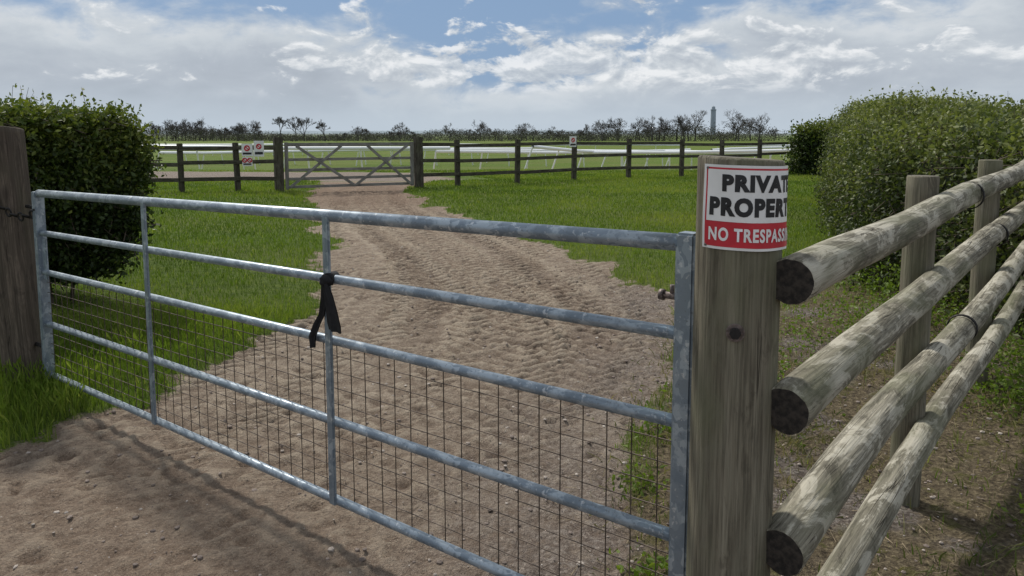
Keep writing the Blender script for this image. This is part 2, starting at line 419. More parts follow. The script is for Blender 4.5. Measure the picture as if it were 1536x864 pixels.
# ------------------------------------------------------------ grass
def samp(n,y0,y1,pw):
    u=rng.random(n); e=pw+1
    y=(y0**e+u*(y1**e-y0**e))**(1/e)
    x=(rng.random(n)*2-1)*(1.0*y+1.0); return x,y
x0,y0=samp(110000,2.3,6,1); x1,y1_=samp(300000,6,30,-.15)
x=np.concatenate([x0,x1]); y=np.concatenate([y0,y1_])
di,stw,gv,rd,_r=masks(x,y)
keep=(di<.30+.35*rng.random(len(x)))&(rng.random(len(x))>stw*.96)&~((y>23)&(di>.1))
x=x[keep];y=y[keep];di=di[keep]
cl=fbm(x,y,.8,3,2); cf=fbm(x,y,6,3,6)
h=(.018+.040*cf+.024*cl)*(.6+.7*rng.random(len(x)))*(1+.010*y)
edge=(di>.02)&(y<9); h[edge]*=1.2
tall=np.exp(-(((x+2.75)/.55)**2+((y-4.0)/.6)**2)); h*=1+1.5*tall
tall=np.exp(-(((x+3.0)/1.3)**2+((y-5.2)/.7)**2)); h*=1+1.1*tall
w=.0042*np.maximum(1,y/5.)**.95*(1+.4*rng.random(len(x)))
tint=np.clip(.27+1.1*(cl-.42)+.42*(rng.random(len(x))-.4)+.5*(cf-.5)+.5*(fbm(x,y,.25,2,31)-.5),0,1)
yel=rng.random(len(x))<.05; tint[yel]=1
blades('grass',np.stack([x,y,gh(x,y)-.005],1),h,w,M_grass,tint)
n=36000; x=rng.random(n)*4.6+.2; y=1.2+rng.random(n)*6
di,stw,gv,rd,_r=masks(x,y)
cf=fbm(x,y,2.6,4,16)
clump=.35*np.exp(-(((x-.50)/.12)**2+((y-2.75)/.5)**2))+.35*np.exp(-(((x-.75)/.17)**2+((y-3.6)/.5)**2))+np.exp(-(((x-2.85)/.4)**2+((y-3.9)/.35)**2))+.8*np.exp(-(((x-1.9)/.25)**2+((y-2.5)/.25)**2))+.8*np.exp(-(((x-1.3)/.25)**2+((y-3.9)/.7)**2))
pk=np.clip(stw*(.2+1.9*(cf-.38))*.85+clump*.9,0,1)
keep=rng.random(n)<pk; x=x[keep];y=y[keep];cl=clump[keep]
h=.018+.045*rng.random(len(x))*(1+cl*.9); w=.0035+.004*rng.random(len(x))
tint=np.clip(rng.random(len(x))*.9+.15-.3*np.clip(cl,0,1)-(fbm(x,y,1.3,3,70)-.4),0,1)
blades('dry_grass_weeds',np.stack([x,y,gh(x,y)-.004],1),h,w,M_straw,tint,lean=1.5)
P=[];
for cx,cy,r_,k in ((.47,2.35,.09,110),(.55,3.0,.10,110),(.75,3.6,.11,120),(2.75,3.75,.30,1500),(3.1,4.2,.3,1200),(2.1,2.6,.14,350),(1.15,3.7,.3,420),(1.45,4.3,.3,420),(2.3,4.9,.5,1100),(.60,2.15,.08,80),(2.6,3.1,.16,300),(2.9,5.3,.35,1200),(3.2,6.2,.35,1000)):
    q=rng.normal(size=(k,3))*r_*.6; q[:,2]=np.abs(rng.normal(size=k))*r_*.42
    q[:,0]+=cx;q[:,1]+=cy;q[:,2]+=gh(q[:,0],q[:,1]); P.append(q)
P=np.concatenate(P); v,f,t=leaves_vf(P,.016+.016*rng.random(len(P)),np.clip(.2+.5*rng.random(len(P)),0,1),.5)
mesh_np('verge_weeds',v,f,[M_grass],{'tint':t})
S=[]
for i in range(1800):
    y_=1.5+rng.random()*4.5; x_=float(xr(y_))-.3+rng.random()*3.2; a=rng.random()*6.28; l_=.02+.07*rng.random()
    z_=float(gh(x_,y_))+.008+.008*rng.random(); S.append([x_,y_,z_,x_+l_*math.cos(a),y_+l_*math.sin(a),z_+.012*rng.normal(),.0016,.001])
segs_mesh('twig_litter',S,simple('dry_stalk',(.24,.19,.12),.9,0,.5,15),None,3)

# ------------------------------------------------------------ loose stones
n=22000; y=1.3+rng.random(n)**1.3*9; x=rng.random(n)*9-4.5
di,stw,gv,rd,_r=masks(x,y)
k=(rng.random(n)<np.clip(di*.35+gv*.7+stw*.6,0,1)); x=x[k];y=y[k]; n=len(x)
ico=bmesh.new(); bmesh.ops.create_icosphere(ico,subdivisions=1,radius=1)
iv=np.array([q.co[:] for q in ico.verts]); fi=np.array([[q.index for q in f_.verts] for f_ in ico.faces]); ico.free()
sz=.0028+.009*rng.random(n)**3
jit=iv[None]*(1+.4*(rng.random((n,12,1))-.5))
vv=jit*sz[:,None,None]*np.stack([.8+.6*rng.random(n),.8+.6*rng.random(n),.55+.2*rng.random(n)],1)[:,None,:]
ii=np.clip(np.searchsorted(ys,y),0,ny-1); jj=np.clip(np.searchsorted(xs,x),0,nx-1)
zz=Z[ii,jj]+sz*.2
vv=vv+np.stack([x,y,zz],1)[:,None,:]
ff=(fi[None]+(np.arange(n)*12)[:,None,None]).reshape(-1,3)
m,nt,_,lk,p=nmat('pebble_stone'); lk.new(ramp(nt,attr(nt,'tint'),[(0,(.11,.085,.07)),(.6,(.24,.19,.16)),(1,(.46,.41,.355))]),p.inputs['Base Color']); p.inputs['Roughness'].default_value=.85
mesh_np('loose_gravel',vv.reshape(-1,3),ff,[m],{'tint':np.repeat(rng.random(n),12)})

# ------------------------------------------------------------ near steel gate
GL=Vector((-2.69,4.18,0)); GR=Vector((.426,1.763,0)); GH=1.05
fr=[0,.2146,.428,.7146,1.0]
def gp(t,f): 
    q=GL.lerp(GR,t); q.z=1.162+.075*t-f*GH; return q
gate=empty('galvanised_field_gate',(GL.x,GL.y,0))
gd=(GR-GL).normalized(); gn=Vector((-gd.y,gd.x,0))
for i,f_ in enumerate(fr):
    tube('rail_%d'%(i+1),gp(.004,f_),gp(.996,f_),.0215 if i==0 else .0165,M_galv,gate)
box_beam('hinge_stile',gp(0,-.01),gp(0,1.025),.05,.05,M_galv,gate,side=gd)
box_beam('hinge_plate',gp(.012,.24),gp(.012,.47),.06,.012,M_galv,gate,side=gd)
box_beam('latch_stile',gp(1,-.025),gp(1,1.03),.05,.05,M_galv,gate,side=gd,bev=.006)
for i,t in enumerate((.322,.657)):
    a=gp(t,.0)-gn*.018; b=gp(t,1.01)-gn*.018
    box_beam('upright_%d'%(i+1),a,b,.034,.012,M_galv,gate,side=gd,bev=.003)
S=[];LG=(GR-GL).length
nv_=int(LG/.074)
off=gn*.006
for i in range(1,nv_):
    t=i/nv_; a=gp(t,fr[2]);b=gp(t,1); j1=gd*rng.normal()*.002; S.append([*(a+off),*(b+off+j1),.0018,.0018])
for j in range(1,10):
    f_=fr[2]+(1-fr[2])*j/10
    prev=gp(.005,f_)+off*1.6
    for k in range(1,13):
        t=.005+.99*k/12; q=gp(t,f_)+off*1.6+Vector((0,0,rng.normal()*.0015)); S.append([*prev,*q,.0018,.0018]); prev=q
segs_mesh('wire_mesh',S,M_wire,gate,5)
lz=gp(1,.135); tube('latch_bolt',lz-gd*.085+gn*.03,lz+gd*.06+gn*.03,.009,M_steel,gate)
tube('latch_handle',lz-gd*.055+gn*.03,lz-gd*.055+gn*.03+Vector((0,0,.028)),.006,M_steel,gate,10)
tube('latch_collar',lz-gd*.088+gn*.03,lz-gd*.076+gn*.03,.014,M_steel,gate,14)
for k,ff_ in enumerate((.08,.86)):
    q=gp(0,ff_); tube('hinge_eye_%d'%k,q-gd*.17,q-gd*.02,.011,M_chain,gate,12)
    tube('hinge_pin_%d'%k,q-gd*.045-Vector((0,0,.04)),q-gd*.045+Vector((0,0,.045)),.017,M_chain,gate,14)

st=empty('black_cloth_strap',gp(.657,fr[1]))
c0=gp(.657,fr[1])-gn*.03-Vector((0,0,.018))
def ribbon(name,pts,ws,side,th=.004):
    V=[];F=[]; side=Vector(side).normalized(); n_=len(pts); K=9
    nrm=Vector((side.y,-side.x,0))
    for s_ in (0,1):
        for i,(pp,w_) in enumerate(zip(pts,ws)):
            for k in range(K):
                u=k/(K-1)-.5
                V.append(Vector(pp)+side*u*w_+nrm*(math.sin(u*9+i*.8)*.005+math.sin(u*17+i)*.003+s_*th))
    for s_ in (0,1):
        for i in range(n_-1):
            for k in range(K-1):
                a=s_*n_*K+i*K+k; q=(a,a+1,a+K+1,a+K); F.append(q if s_ else q[::-1])
    return pyobj(name,V,F,[M_strap],st,True)
zz=Vector((0,0,1))
ribbon('tail_long',[c0+zz*.02,c0-zz*.05-gd*.008,c0-zz*.11-gd*.022,c0-zz*.15-gd*.05,c0-zz*.20-gd*.075,c0-zz*.24-gd*.072],[.020,.024,.030,.040,.046,.034],gd+zz*.1)
ribbon('tail_short',[c0+zz*.02+gd*.014-gn*.01,c0-zz*.03+gd*.032-gn*.01,c0-zz*.08+gd*.048-gn*.012,c0-zz*.13+gd*.062-gn*.012,c0-zz*.155+gd*.070-gn*.012],[.024,.042,.058,.074,.070],gd-zz*.1)
bm=bmesh.new(); bmesh.ops.create_uvsphere(bm,u_segments=18,v_segments=12,radius=1)
for q in bm.verts:
    k=1+.18*math.sin(q.co.x*7+q.co.z*5)*math.cos(q.co.y*6); q.co=Vector((q.co.x*.026*k,q.co.y*.022*k,q.co.z*.022*k))
me=bpy.data.meshes.new('knot'); bm.to_mesh(me); bm.free(); me.materials.append(M_strap); me.polygons.foreach_set('use_smooth',[True]*len(me.polygons))
o=bpy.data.objects.new('knot',me); link(o,st); o.matrix_basis=Matrix.Translation(c0+zz*.018+gd*.014)
tube('strap_wrap',c0+gd*.002+gn*.045+zz*.022,c0+gd*.016-gn*.002+zz*.022,.022,M_strap,st,14)

# ------------------------------------------------------------ gate posts
PC=Vector((.522,1.69,0)); PR=.096
pole('wooden_gate_post',(PC.x,PC.y,-.3),(PC.x,PC.y,1.445),.0985,.095,M_post,M_topcap,None,seg=64,step=.03,lump=.022,square=0,seed=4,topslope=.06)
pole('wooden_gate_post',(-2.895,4.33,-.3),(-2.985,4.33,1.53),.10,.098,M_post2,M_topcap,None,seg=48,step=.03,lump=.05,square=.85,seed=9,topslope=.1)
n0=Vector((-PC.x,-PC.y,0)).normalized(); r0=Vector((-n0.y,n0.x,0)) 
if r0.x<0: r0=-r0
bt=empty('coach_bolt',(PC.x,PC.y,1.06))
q=PC+n0*PR+Vector((0,0,1.062))
tube('washer',q-n0*.008,q+n0*.005,.020,M_steel,bt,28); tube('hex_head',q+n0*.004,q+n0*.017,.0125,M_chain,bt,6)
ch=empty('gate_chain',(-2.8,4.2,1.05))
def torus(name,c,R,r,axisv,mat,parent,flat=.6):
    V=[];F=[];A=20;B=8
    for a in range(A):
        t=2*math.pi*a/A
        for b in range(B):
            s_=2*math.pi*b/B
            V.append(((R+r*math.cos(s_))*math.cos(t),(R+r*math.cos(s_))*math.sin(t)*flat,r*math.sin(s_)))
    for a in range(A):
        for b in range(B):
            F.append((a*B+b,((a+1)%A)*B+b,((a+1)%A)*B+(b+1)%B,a*B+(b+1)%B))
    o=pyobj(name,V,F,[mat],parent,True)
    Mq=Vector(axisv).to_track_quat('Z','X').to_matrix().to_4x4(); o.matrix_basis=Matrix.Translation(c)@Mq; return o
for i in range(9):
    t=i/8; c=Vector((-2.98+.29*t,4.205-.03*t,1.14-.10*math.sin(t*math.pi*.8)-.02*t))
    ax=(0,1,.3) if i%2 else (.2,.4,1)
    torus('link_%d'%i,c,.024,.0065,ax,M_chain,ch)
torus('ring',Vector((-2.97,4.215,1.34)),.03,.006,(.1,1,.1),M_chain,ch,1.0)

# ------------------------------------------------------------ sign wrapped on the post
sg=empty('private_property_sign',(PC.x,PC.y,1.34))
SW,SH=.270,.186; Z0=1.247; A0=math.radians(-48); SR=PR+.0035
def wrap(s_,t_,off):
    lift=.010*max(0,(s_-.19)/.08)**2*(1-.6*t_/SH)+.004*max(0,(.03-s_)/.03)**2
    lift+=.0012*math.sin(s_*60+t_*25)
    r=SR+off+lift; a=A0+s_/SR
    d=n0*math.cos(a)+r0*math.sin(a)
    return Vector((PC.x,PC.y,Z0+t_- .006*(s_/SW)))+d*r
def sheet(name,s0,s1,t0,t1,off,mat,nx_=60,ny_=8,rc=0):
    V=[wrap(s0+(s1-s0)*i/nx_,t0+(t1-t0)*j/ny_,off) for j in range(ny_+1) for i in range(nx_+1)]
    F=[(j*(nx_+1)+i,j*(nx_+1)+i+1,(j+1)*(nx_+1)+i+1,(j+1)*(nx_+1)+i) for j in range(ny_) for i in range(nx_)]
    return pyobj(name,V,F,[mat],sg,True)
sheet('backing',0,SW,0,SH,0,M_white)
sheet('red_border',.006,SW-.006,.006,SH-.006,.0006,M_red)
sheet('white_panel',.010,SW-.010,.062,SH-.010,.0012,M_white)
def text(body,s0,s1,t0,t1,mat,bold):
    cu=bpy.data.curves.new('t','FONT'); cu.body=body; cu.size=1; cu.offset=bold; cu.resolution_u=4; cu.fill_mode='FRONT'
    cu.space_character=1.16
    o=bpy.data.objects.new('t',cu); COL.objects.link(o)
    bpy.context.view_layer.update()
    dg=bpy.context.evaluated_depsgraph_get(); me=bpy.data.meshes.new_from_object(o.evaluated_get(dg))
    bpy.data.objects.remove(o)
    bm=bmesh.new(); bm.from_mesh(me)
    xs_=[q.co.x for q in bm.verts]; ys_=[q.co.y for q in bm.verts]
    a,b,c,d=min(xs_),max(xs_),min(ys_),max(ys_)
    for q in bm.verts: q.co=Vector((s0+(q.co.x-a)/(b-a)*(s1-s0),t0+(q.co.y-c)/(d-c)*(t1-t0),0))
    k=s0+.004
    while k<s1:
        bmesh.ops.bisect_plane(bm,geom=bm.verts[:]+bm.edges[:]+bm.faces[:],plane_co=(k,0,0),plane_no=(1,0,0)); k+=.005
    for q in bm.verts: q.co=wrap(q.co.x,q.co.y,.0020)
    bmesh.ops.recalc_face_normals(bm,faces=bm.faces[:])
    bm.to_mesh(me); bm.free(); me.materials.clear(); me.materials.append(mat)
    o=bpy.data.objects.new('lettering_'+body.split()[0].lower(),me); link(o,sg)
text('PRIVATE',.046,.240,.128,.166,M_ink,.062)
text('PROPERTY',.017,.262,.074,.116,M_ink,.062)
text('NO TRESPASSING',.017,.262,.019,.049,M_white,.036)
for k,(s_,t_) in enumerate(((.006,.006),(.006,SH-.008),(.262,.008))):
    pt=wrap(s_+.003,t_,.0); dd=(pt-Vector((PC.x,PC.y,pt.z))).normalized(); tube('screw_%d'%k,pt-dd*.002,pt+dd*.0025,.0028,M_steel,sg,12)

# ------------------------------------------------------------ round-rail fence on the right
fd_=Vector((.655,.756,0)).normalized()
f0=Vector((.612,1.60,0))
rf=empty('post_and_rail_fence',(f0.x,f0.y,0))
za=[1.165,.868,.552,.215]; zb=[1.30,1.03,.735,.47]; ra=[.053,.054,.055,.050]
for i in range(4):
    A=f0+Vector((0,0,za[i])); sl=(zb[i]-za[i])/3.8
    L1=2.05 if i==0 else (2.8 if i!=2 else 2.08)
    B=f0+fd_*L1+Vector((0,0,za[i]+sl*L1)); L2=4.9
    C=f0+fd_*L2+Vector((0,0,za[i]+sl*L2))
    pole('rail_%d_near'%(i+1),A,B,ra[i],ra[i]*.94,M_rail,M_black,rf,seg=40,step=.04,lump=.085,bow=.008,seed=20+i)
    pole('rail_%d_far'%(i+1),B+fd_*.012,C+Vector((0,0,.02)),ra[i]*.93,ra[i]*.86,M_rail,M_topcap,rf,seg=32,step=.06,lump=.08,bow=-.006,seed=40+i)
pn=Vector((-fd_.y,fd_.x,0))
for i,s_ in enumerate((1.63,3.20,4.8)):
    b=f0+fd_*s_+pn*.098
    top=1.335+.02*i
    pole('post_%d'%(i+1),(b.x,b.y,-.2),(b.x+.005,b.y,top),.060,.057,M_post,M_topcap,rf,seg=32,step=.06,lump=.05,seed=60+i)
S=[]
for (s_,ri) in ((2.03,0),(2.08,2),(2.82,1)):
    c=f0+fd_*s_; c.z=za[ri]+(zb[ri]-za[ri])/3.8*s_; R=.057
    for rep in range(4):
        for k in range(20):
            a0=2*math.pi*k/20;a1=2*math.pi*(k+1)/20
            o_=fd_*(rep*.006-.01)
            p0=c+o_+(pn*math.cos(a0)+Vector((0,0,1))*math.sin(a0))*R; p1=c+o_+(pn*math.cos(a1)+Vector((0,0,1))*math.sin(a1))*R
            S.append([*p0,*p1,.0028,.0028])
segs_mesh('wire_ties',S,M_chain,rf,5)

# ------------------------------------------------------------ far fence and wooden gate
def board_fence(name,pts,rails):
    e=empty(name,(pts[0][0],pts[0][1],0))
    for i,(px,py_,w_,h_) in enumerate(pts):
        z0=float(gh(px,py_)); box_beam('post_%d'%i,(px,py_,z0-.2),(px+rng.normal()*.015,py_,z0+h_),w_,w_,M_farwood,e,side=(.86,.5,0),bev=.012)
        if i:
            qx,qy=pts[i-1][0],pts[i-1][1]; za_=float(gh(qx,qy))
            d=Vector((px-qx,py_-qy,0)).normalized(); nn_=Vector((d.y,-d.x,0))*.085
            for j,r in enumerate(rails):
                dz=rng.normal()*.015
                box_beam('board_%d_%d'%(i,j),Vector((qx,qy,za_+r+dz))+nn_,Vector((px,py_,z0+r+dz+rng.normal()*.015))+nn_,.035,.095,M_farwood,e,bev=.004)
    return e
Lp=[(-12.6,18.4),(-10.4,18.25),(-8.1,18.1),(-6.75,18.2),(-5.75,18.25)]
board_fence('wooden_rail_fence',[(a,b,.13 if i<4 else .2,1.2 if i<4 else 1.33) for i,(a,b) in enumerate(Lp)],(.32,.70,1.08))
ss=[0,.0741,.198,.329,.469,.621,.748,.877,1.0,1.13,1.26]
board_fence('wooden_rail_fence',[(-2.5+13.4*s_,19.9+8.9*s_,.2 if i==0 else .13,1.35 if i==0 else 1.28) for i,s_ in enumerate(ss)],(.32,.72,1.12))
wg=empty('wooden_field_gate',(-5.6,18.3,0))
a=Vector((-5.62,18.33,0)); b=Vector((-2.64,19.83,0)); gy=float(gh(-4.2,19.1))+.12
def wp(t,z): q=a.lerp(b,t); q.z=gy+z; return q
for i,z in enumerate((0,.2,.42,.68,1.05)): box_beam('bar_%d'%i,wp(0,z+.04),wp(1,z+.04),.03,.07 if i<4 else .09,M_fargate,wg)
sd=(b-a).normalized(); gn2=Vector((sd.y,-sd.x,0))*.035
for i,t in enumerate((.012,.988)): box_beam('stile_%d'%i,wp(t,-.02),wp(t,1.15),.08,.08,M_fargate,wg,side=sd)
for i,(t0,z0,t1,z1) in enumerate(((.03,.03,.42,1.06),(.08,1.06,.52,.03),(.52,.03,.95,1.06),(.62,1.06,.97,.03))):
    k=gn2*(1+ (i%2)*.9); box_beam('brace_%d'%i,wp(t0,z0)+k,wp(t1,z1)+k,.025,.07,M_fargate,wg,up=(0,0,1))
def small_sign(c,w_,h_,fac):
    e=empty('warning_sign',c); c=Vector(c); sd_=Vector(fac).normalized(); nr=Vector((sd_.y,-sd_.x,0))
    box_beam('panel',c-Vector((0,0,h_/2)),c+Vector((0,0,h_/2)),w_,.008,M_white,e,side=sd_,bev=.002)
    for k,dx in enumerate((-.25,.25) if w_>h_*.9 else (0,)):
        cc=c+nr*.009+sd_*dx*w_+Vector((0,0,h_*.14)); rr=min(w_,h_)*.28
        V=[]
        for k2 in range(24):
            t=2*math.pi*k2/24
            for q in (rr,rr*.55): V.append(cc+sd_*math.cos(t)*q+Vector((0,0,1))*math.sin(t)*q)
        F=[(2*i,2*((i+1)%24),2*((i+1)%24)+1,2*i+1) for i in range(24)]
        pyobj('prohibition_ring_%d'%k,V,F,[M_red],e)
        box_beam('slash_%d'%k,cc+(sd_*-.6+zz*.6)*rr,cc+(sd_*.6-zz*.6)*rr,rr*.3,.003,M_red,e,side=nr.cross((sd_-zz)).normalized(),bev=0)
    box_beam('text_bar',c+nr*.009-sd_*w_*.4-zz*h_*.28,c+nr*.009+sd_*w_*.4-zz*h_*.28,.003,h_*.16,M_ink,e,bev=0)
small_sign((-6.42,17.98,1.10),.26,.30,(1,.05,0)); small_sign((-6.14,18.0,1.13),.24,.38,(1,.05,0)); small_sign((-6.42,17.97,.82),.24,.22,(1,.05,0))
small_sign((1.86,22.66,1.25),.26,.32,(.83,.55,0))

# ------------------------------------------------------------ racecourse running rails
def running_rail(name,pts,h=1.1,sp=2.6,r=.085):
    e=empty(name,(pts[0][0],pts[0][1],0)); P=[Vector((a_,b_,float(gh(a_,b_)))) for a_,b_ in pts]
    S=[];acc=0; H=Vector((0,0,h))
    for i in range(len(P)-1):
        S.append([*(P[i]+H),*(P[i+1]+H),r,r])
        d=(P[i+1]-P[i]); L=d.length; d.normalize(); n_=Vector((-d.y,d.x,0)); s_=acc
        while s_<L:
            q=P[i]+d*s_; S.append([q.x+n_.x*.45,q.y+n_.y*.45,q.z,q.x,q.y,q.z+h-.02,.04,.04]); s_+=sp
        acc=s_-L
    segs_mesh('rail_and_legs',S,M_prail,e,8)
def arc(x0,y0,x1,y1,sag,n=14): 
    return [(x0+(x1-x0)*i/n,y0+(y1-y0)*i/n+sag*4*(i/n)*(1-i/n)) for i in range(n+1)]
running_rail('racecourse_running_rail',arc(-30,31,-3,36,2))
running_rail('racecourse_running_rail',arc(-4,39,16,37,3))
running_rail('racecourse_running_rail',arc(-44,50,14,46,5))
running_rail('racecourse_running_rail',arc(1,36,12,50,.8,8),1.15)
running_rail('racecourse_running_rail',arc(8,44,36,47,-3))
running_rail('racecourse_running_rail',arc(-60,70,50,66,8,20),1.1,3,.10)
running_rail('racecourse_running_rail',arc(-20,42,2,58,2,12),1.1,2.6,.09)
running_rail('racecourse_running_rail',arc(14,52,40,72,4,12),1.1,3,.10)

# ------------------------------------------------------------ hedges
def hedge(name,line,hw,ht,ncl,per,ls,mat,zbase=.1,spread=.07,sprig=120,seed=1,shaggy=.12,under=0.0,h0=1.,h1=1.,ntw=1400,lum=.30,lump=0.):
    e=empty(name,(line[0][0],line[0][1],0))
    L=np.array(line,float); dseg=np.diff(L,axis=0); ln=np.linalg.norm(dseg,axis=1); cum=np.concatenate([[0],np.cumsum(ln)]); T=cum[-1]
    def at(s_):
        s_=np.clip(s_,0,T); i=np.clip(np.searchsorted(cum,s_,side='right')-1,0,len(ln)-1)
        u=(s_-cum[i])/ln[i]; p=L[i]+dseg[i]*u[:,None]; d=dseg[i]/ln[i][:,None]
        return p,np.stack([-d[:,1],d[:,0]],1),d
    hf=lambda s_: (h0+(h1-h0)*np.clip(s_/T,0,1))*(1+lump*.5*(fbm(s_,s_*0,.8,2,seed*2.2)-.5))
    per_=2*ht+2*hw
    n=ncl; s_=rng.random(n)*T; q=rng.random(n)*per_
    side=np.where(q<ht,-1,np.where(q<2*ht,1,0))
    z=np.where(q<ht,q,np.where(q<2*ht,q-ht,ht)); lat=np.where(side==0,(q-2*ht)-hw,side*hw)
    ne=int(n*2*hw/(T*1.2))
    k=rng.choice(n,min(n,ne*2),replace=False)
    endsel=np.zeros(n,bool); endsel[k]=True
    lat[k]=(rng.random(len(k))*2-1)*hw; z[k]=rng.random(len(k))*ht; s_[k]=np.where(rng.random(len(k))<.65,0,T)
    taper=1-under*(1-sst(0,ht*.55,z)); lat=lat*taper
    sh=sst(ht*.82,ht,z)*.12; lat=lat*(1-sh)
    p,nr,d=at(s_)
    big=(fbm(s_*.9+side*7,z*1.1,1.0,2,seed*5.3)-.5)*lump
    bul=(fbm(s_*1.0+lat,z,1.8,3,seed*3.1)-.5)*shaggy*2.6+big
    out=np.sign(lat+1e-6)*bul
    jit=rng.normal(size=n)*shaggy*.30
    xy=p+nr*(lat+np.where(side!=0,out+jit,0))[:,None]
    es=np.where(endsel,np.where(s_<.5,-1,1)*(bul+jit),0)
    es=es+np.where(endsel&(s_<.5),under*.8*(1-sst(0,ht*.55,z)),0)
    xy=xy+d*es[:,None]
    zt=(z+np.where(side==0,bul*.6+jit*.5,0))*hf(s_)
    gz=gh(xy[:,0],xy[:,1])
    C=np.stack([xy[:,0],xy[:,1],gz+np.maximum(zbase,zt)],1)
    ctint=lum+(fbm(s_,z,2.6,3,seed+.5)-.5)*1.1+(fbm(s_,z*1.3,.8,2,seed+4.5)-.5)*.7+.34*sst(ht*.70,ht,z)-.22*(1-sst(0,ht*.5,z))+.9*np.clip(bul,-.25,.25)+.10*rng.normal(size=n)  # painted sunlight: top leaves lighter; tint also darker low down and in hollows
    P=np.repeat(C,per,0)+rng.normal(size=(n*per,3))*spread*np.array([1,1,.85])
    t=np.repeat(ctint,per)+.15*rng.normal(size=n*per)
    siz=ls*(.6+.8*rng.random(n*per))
    ss_=rng.random(sprig)*T; la=(rng.random(sprig)*2-1)*hw*.95
    pp,nn_,_=at(ss_); xy=pp+nn_*la[:,None]; S=[];LP=[];LT=[]
    for i in range(sprig):
        b0=np.array([xy[i,0],xy[i,1],float(gh(xy[i,0],xy[i,1]))+ht*float(hf(ss_[i]))-.08]); hh=(.10+.26*rng.random()**2.5)*(1+shaggy)
        dr=np.array([rng.normal()*.3,rng.normal()*.3,1]); dr/=np.linalg.norm(dr); e1=b0+dr*hh
        S.append([*b0,*e1,.004,.0015])
        k=int(10+rng.random()*12); u=rng.random(k)
        LP.append(b0+dr*hh*u[:,None]+rng.normal(size=(k,3))*.014); LT.append(np.full(k,.65)+.3*rng.random(k))
    P=np.concatenate([P]+LP); t=np.concatenate([t]+LT); siz=np.concatenate([siz,ls*(.5+.6*rng.random(sum(map(len,LP))))])
    k=rng.choice(n,min(n,ntw),replace=False)
    for i in k:
        c=C[i]; dr=rng.normal(size=3); dr[2]=abs(dr[2]); dr/=np.linalg.norm(dr); l_=.1+.18*rng.random()
        S.append([*(c-dr*l_),*(c+dr*l_*.6),.0045,.0015])
    segs_mesh('twigs',S,M_twig,e,3)
    P[:,2]=np.maximum(P[:,2],.01)
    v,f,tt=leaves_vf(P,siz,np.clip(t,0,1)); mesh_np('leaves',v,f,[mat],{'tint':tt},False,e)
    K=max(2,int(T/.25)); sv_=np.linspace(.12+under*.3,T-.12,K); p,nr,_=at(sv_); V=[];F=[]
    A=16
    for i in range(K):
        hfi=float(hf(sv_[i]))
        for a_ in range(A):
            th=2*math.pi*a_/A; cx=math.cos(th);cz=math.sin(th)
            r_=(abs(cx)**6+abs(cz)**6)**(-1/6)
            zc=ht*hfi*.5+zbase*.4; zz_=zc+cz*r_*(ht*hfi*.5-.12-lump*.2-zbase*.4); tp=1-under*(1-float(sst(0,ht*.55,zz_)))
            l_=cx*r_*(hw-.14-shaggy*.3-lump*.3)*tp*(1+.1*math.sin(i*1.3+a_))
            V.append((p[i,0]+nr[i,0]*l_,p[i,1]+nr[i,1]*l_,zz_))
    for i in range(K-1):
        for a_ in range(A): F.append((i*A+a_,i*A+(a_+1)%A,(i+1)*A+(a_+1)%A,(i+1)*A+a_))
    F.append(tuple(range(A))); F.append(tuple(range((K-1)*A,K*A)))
    pyobj('inner_shade_core',V,F,[M_core],e)  # near-black filler solid, the hedge's inner shade painted as its colour
    return e
h1_=hedge('trimmed_hedge',[(-3.52,5.75),(-5.5,7.0),(-9.5,9.8)],.62,1.58,10000,20,.036,M_hleaf,zbase=.36,spread=.065,sprig=240,seed=2,shaggy=.09,under=.42,h0=1.,h1=1.06,lum=.36,lump=.06)
S=[]
for i in range(22):
    t=rng.random()*5; c=np.array([-3.55-.8*t*.9,5.85+.55*t,0]); c[:2]+=rng.normal(size=2)*.10; tp=c+np.array([rng.normal()*.12,rng.normal()*.1,.9])
    r=.012+.022*rng.random(); S.append([*c,*tp,r,r*.7])
    for k in range(5):
        b0=c+(tp-c)*(.3+.5*rng.random()); e1=b0+np.array([rng.normal()*.22,rng.normal()*.2,.35]); S.append([*b0,*e1,r*.35,r*.15])
segs_mesh('stems',S,M_twig,h1_,6)
hedge('hawthorn_hedge',[(4.35,4.6),(4.25,6.0),(5.0,8.4),(6.25,11.4),(8.2,16.5)],.85,1.58,16000,18,.038,M_hleaf2,zbase=.05,spread=.10,sprig=900,seed=5,shaggy=.24,under=-.12,h0=.82,h1=1.20,ntw=8000,lum=.40,lump=.50)
hedge('hawthorn_hedge',[(10.9,26.5),(13,29),(22,36)],.9,1.75,2000,14,.09,M_hleaf,zbase=.1,spread=.14,sprig=60,seed=8,shaggy=.15)

# ------------------------------------------------------------ distant tree line
HX=[-110,-69,-60,-50,-47,-38,-28,-14,-2,6,14,22,28,32,36,39,42,44,47,50,53,54,70,110]
HZ=[1.6,3.0,3.0,2.4,1.5,1.6,2.4,2.8,3.0,2.7,2.8,3.7,3.5,4.5,4.6,3.2,3.2,4.7,4.6,3.8,2.2,.6,.4,.4]
tl=empty('distant_tree_line',(0,150,0))
n=6500; x=rng.random(n)*150-95; top=np.interp(x,HX,HZ)*np.clip(.22+.85*fbm(x,x*0,.16,3,4),.2,1); z=rng.random(n)**.9*top; y=150+rng.normal(size=n)*6
keep=(x<53); C=np.stack([x,y,z],1)[keep]; per=12
P=np.repeat(C,per,0)+rng.normal(size=(len(C)*per,3))*np.array([.55,.5,.28])
v,f,t=leaves_vf(P,.10+.16*rng.random(len(P)),np.clip(np.repeat(fbm(C[:,0],C[:,2]*2,.6,3,1),per)+.15*rng.normal(size=len(P)),0,1)); mesh_np('bushes',v,f,[M_dist],{'tint':t},False,tl)
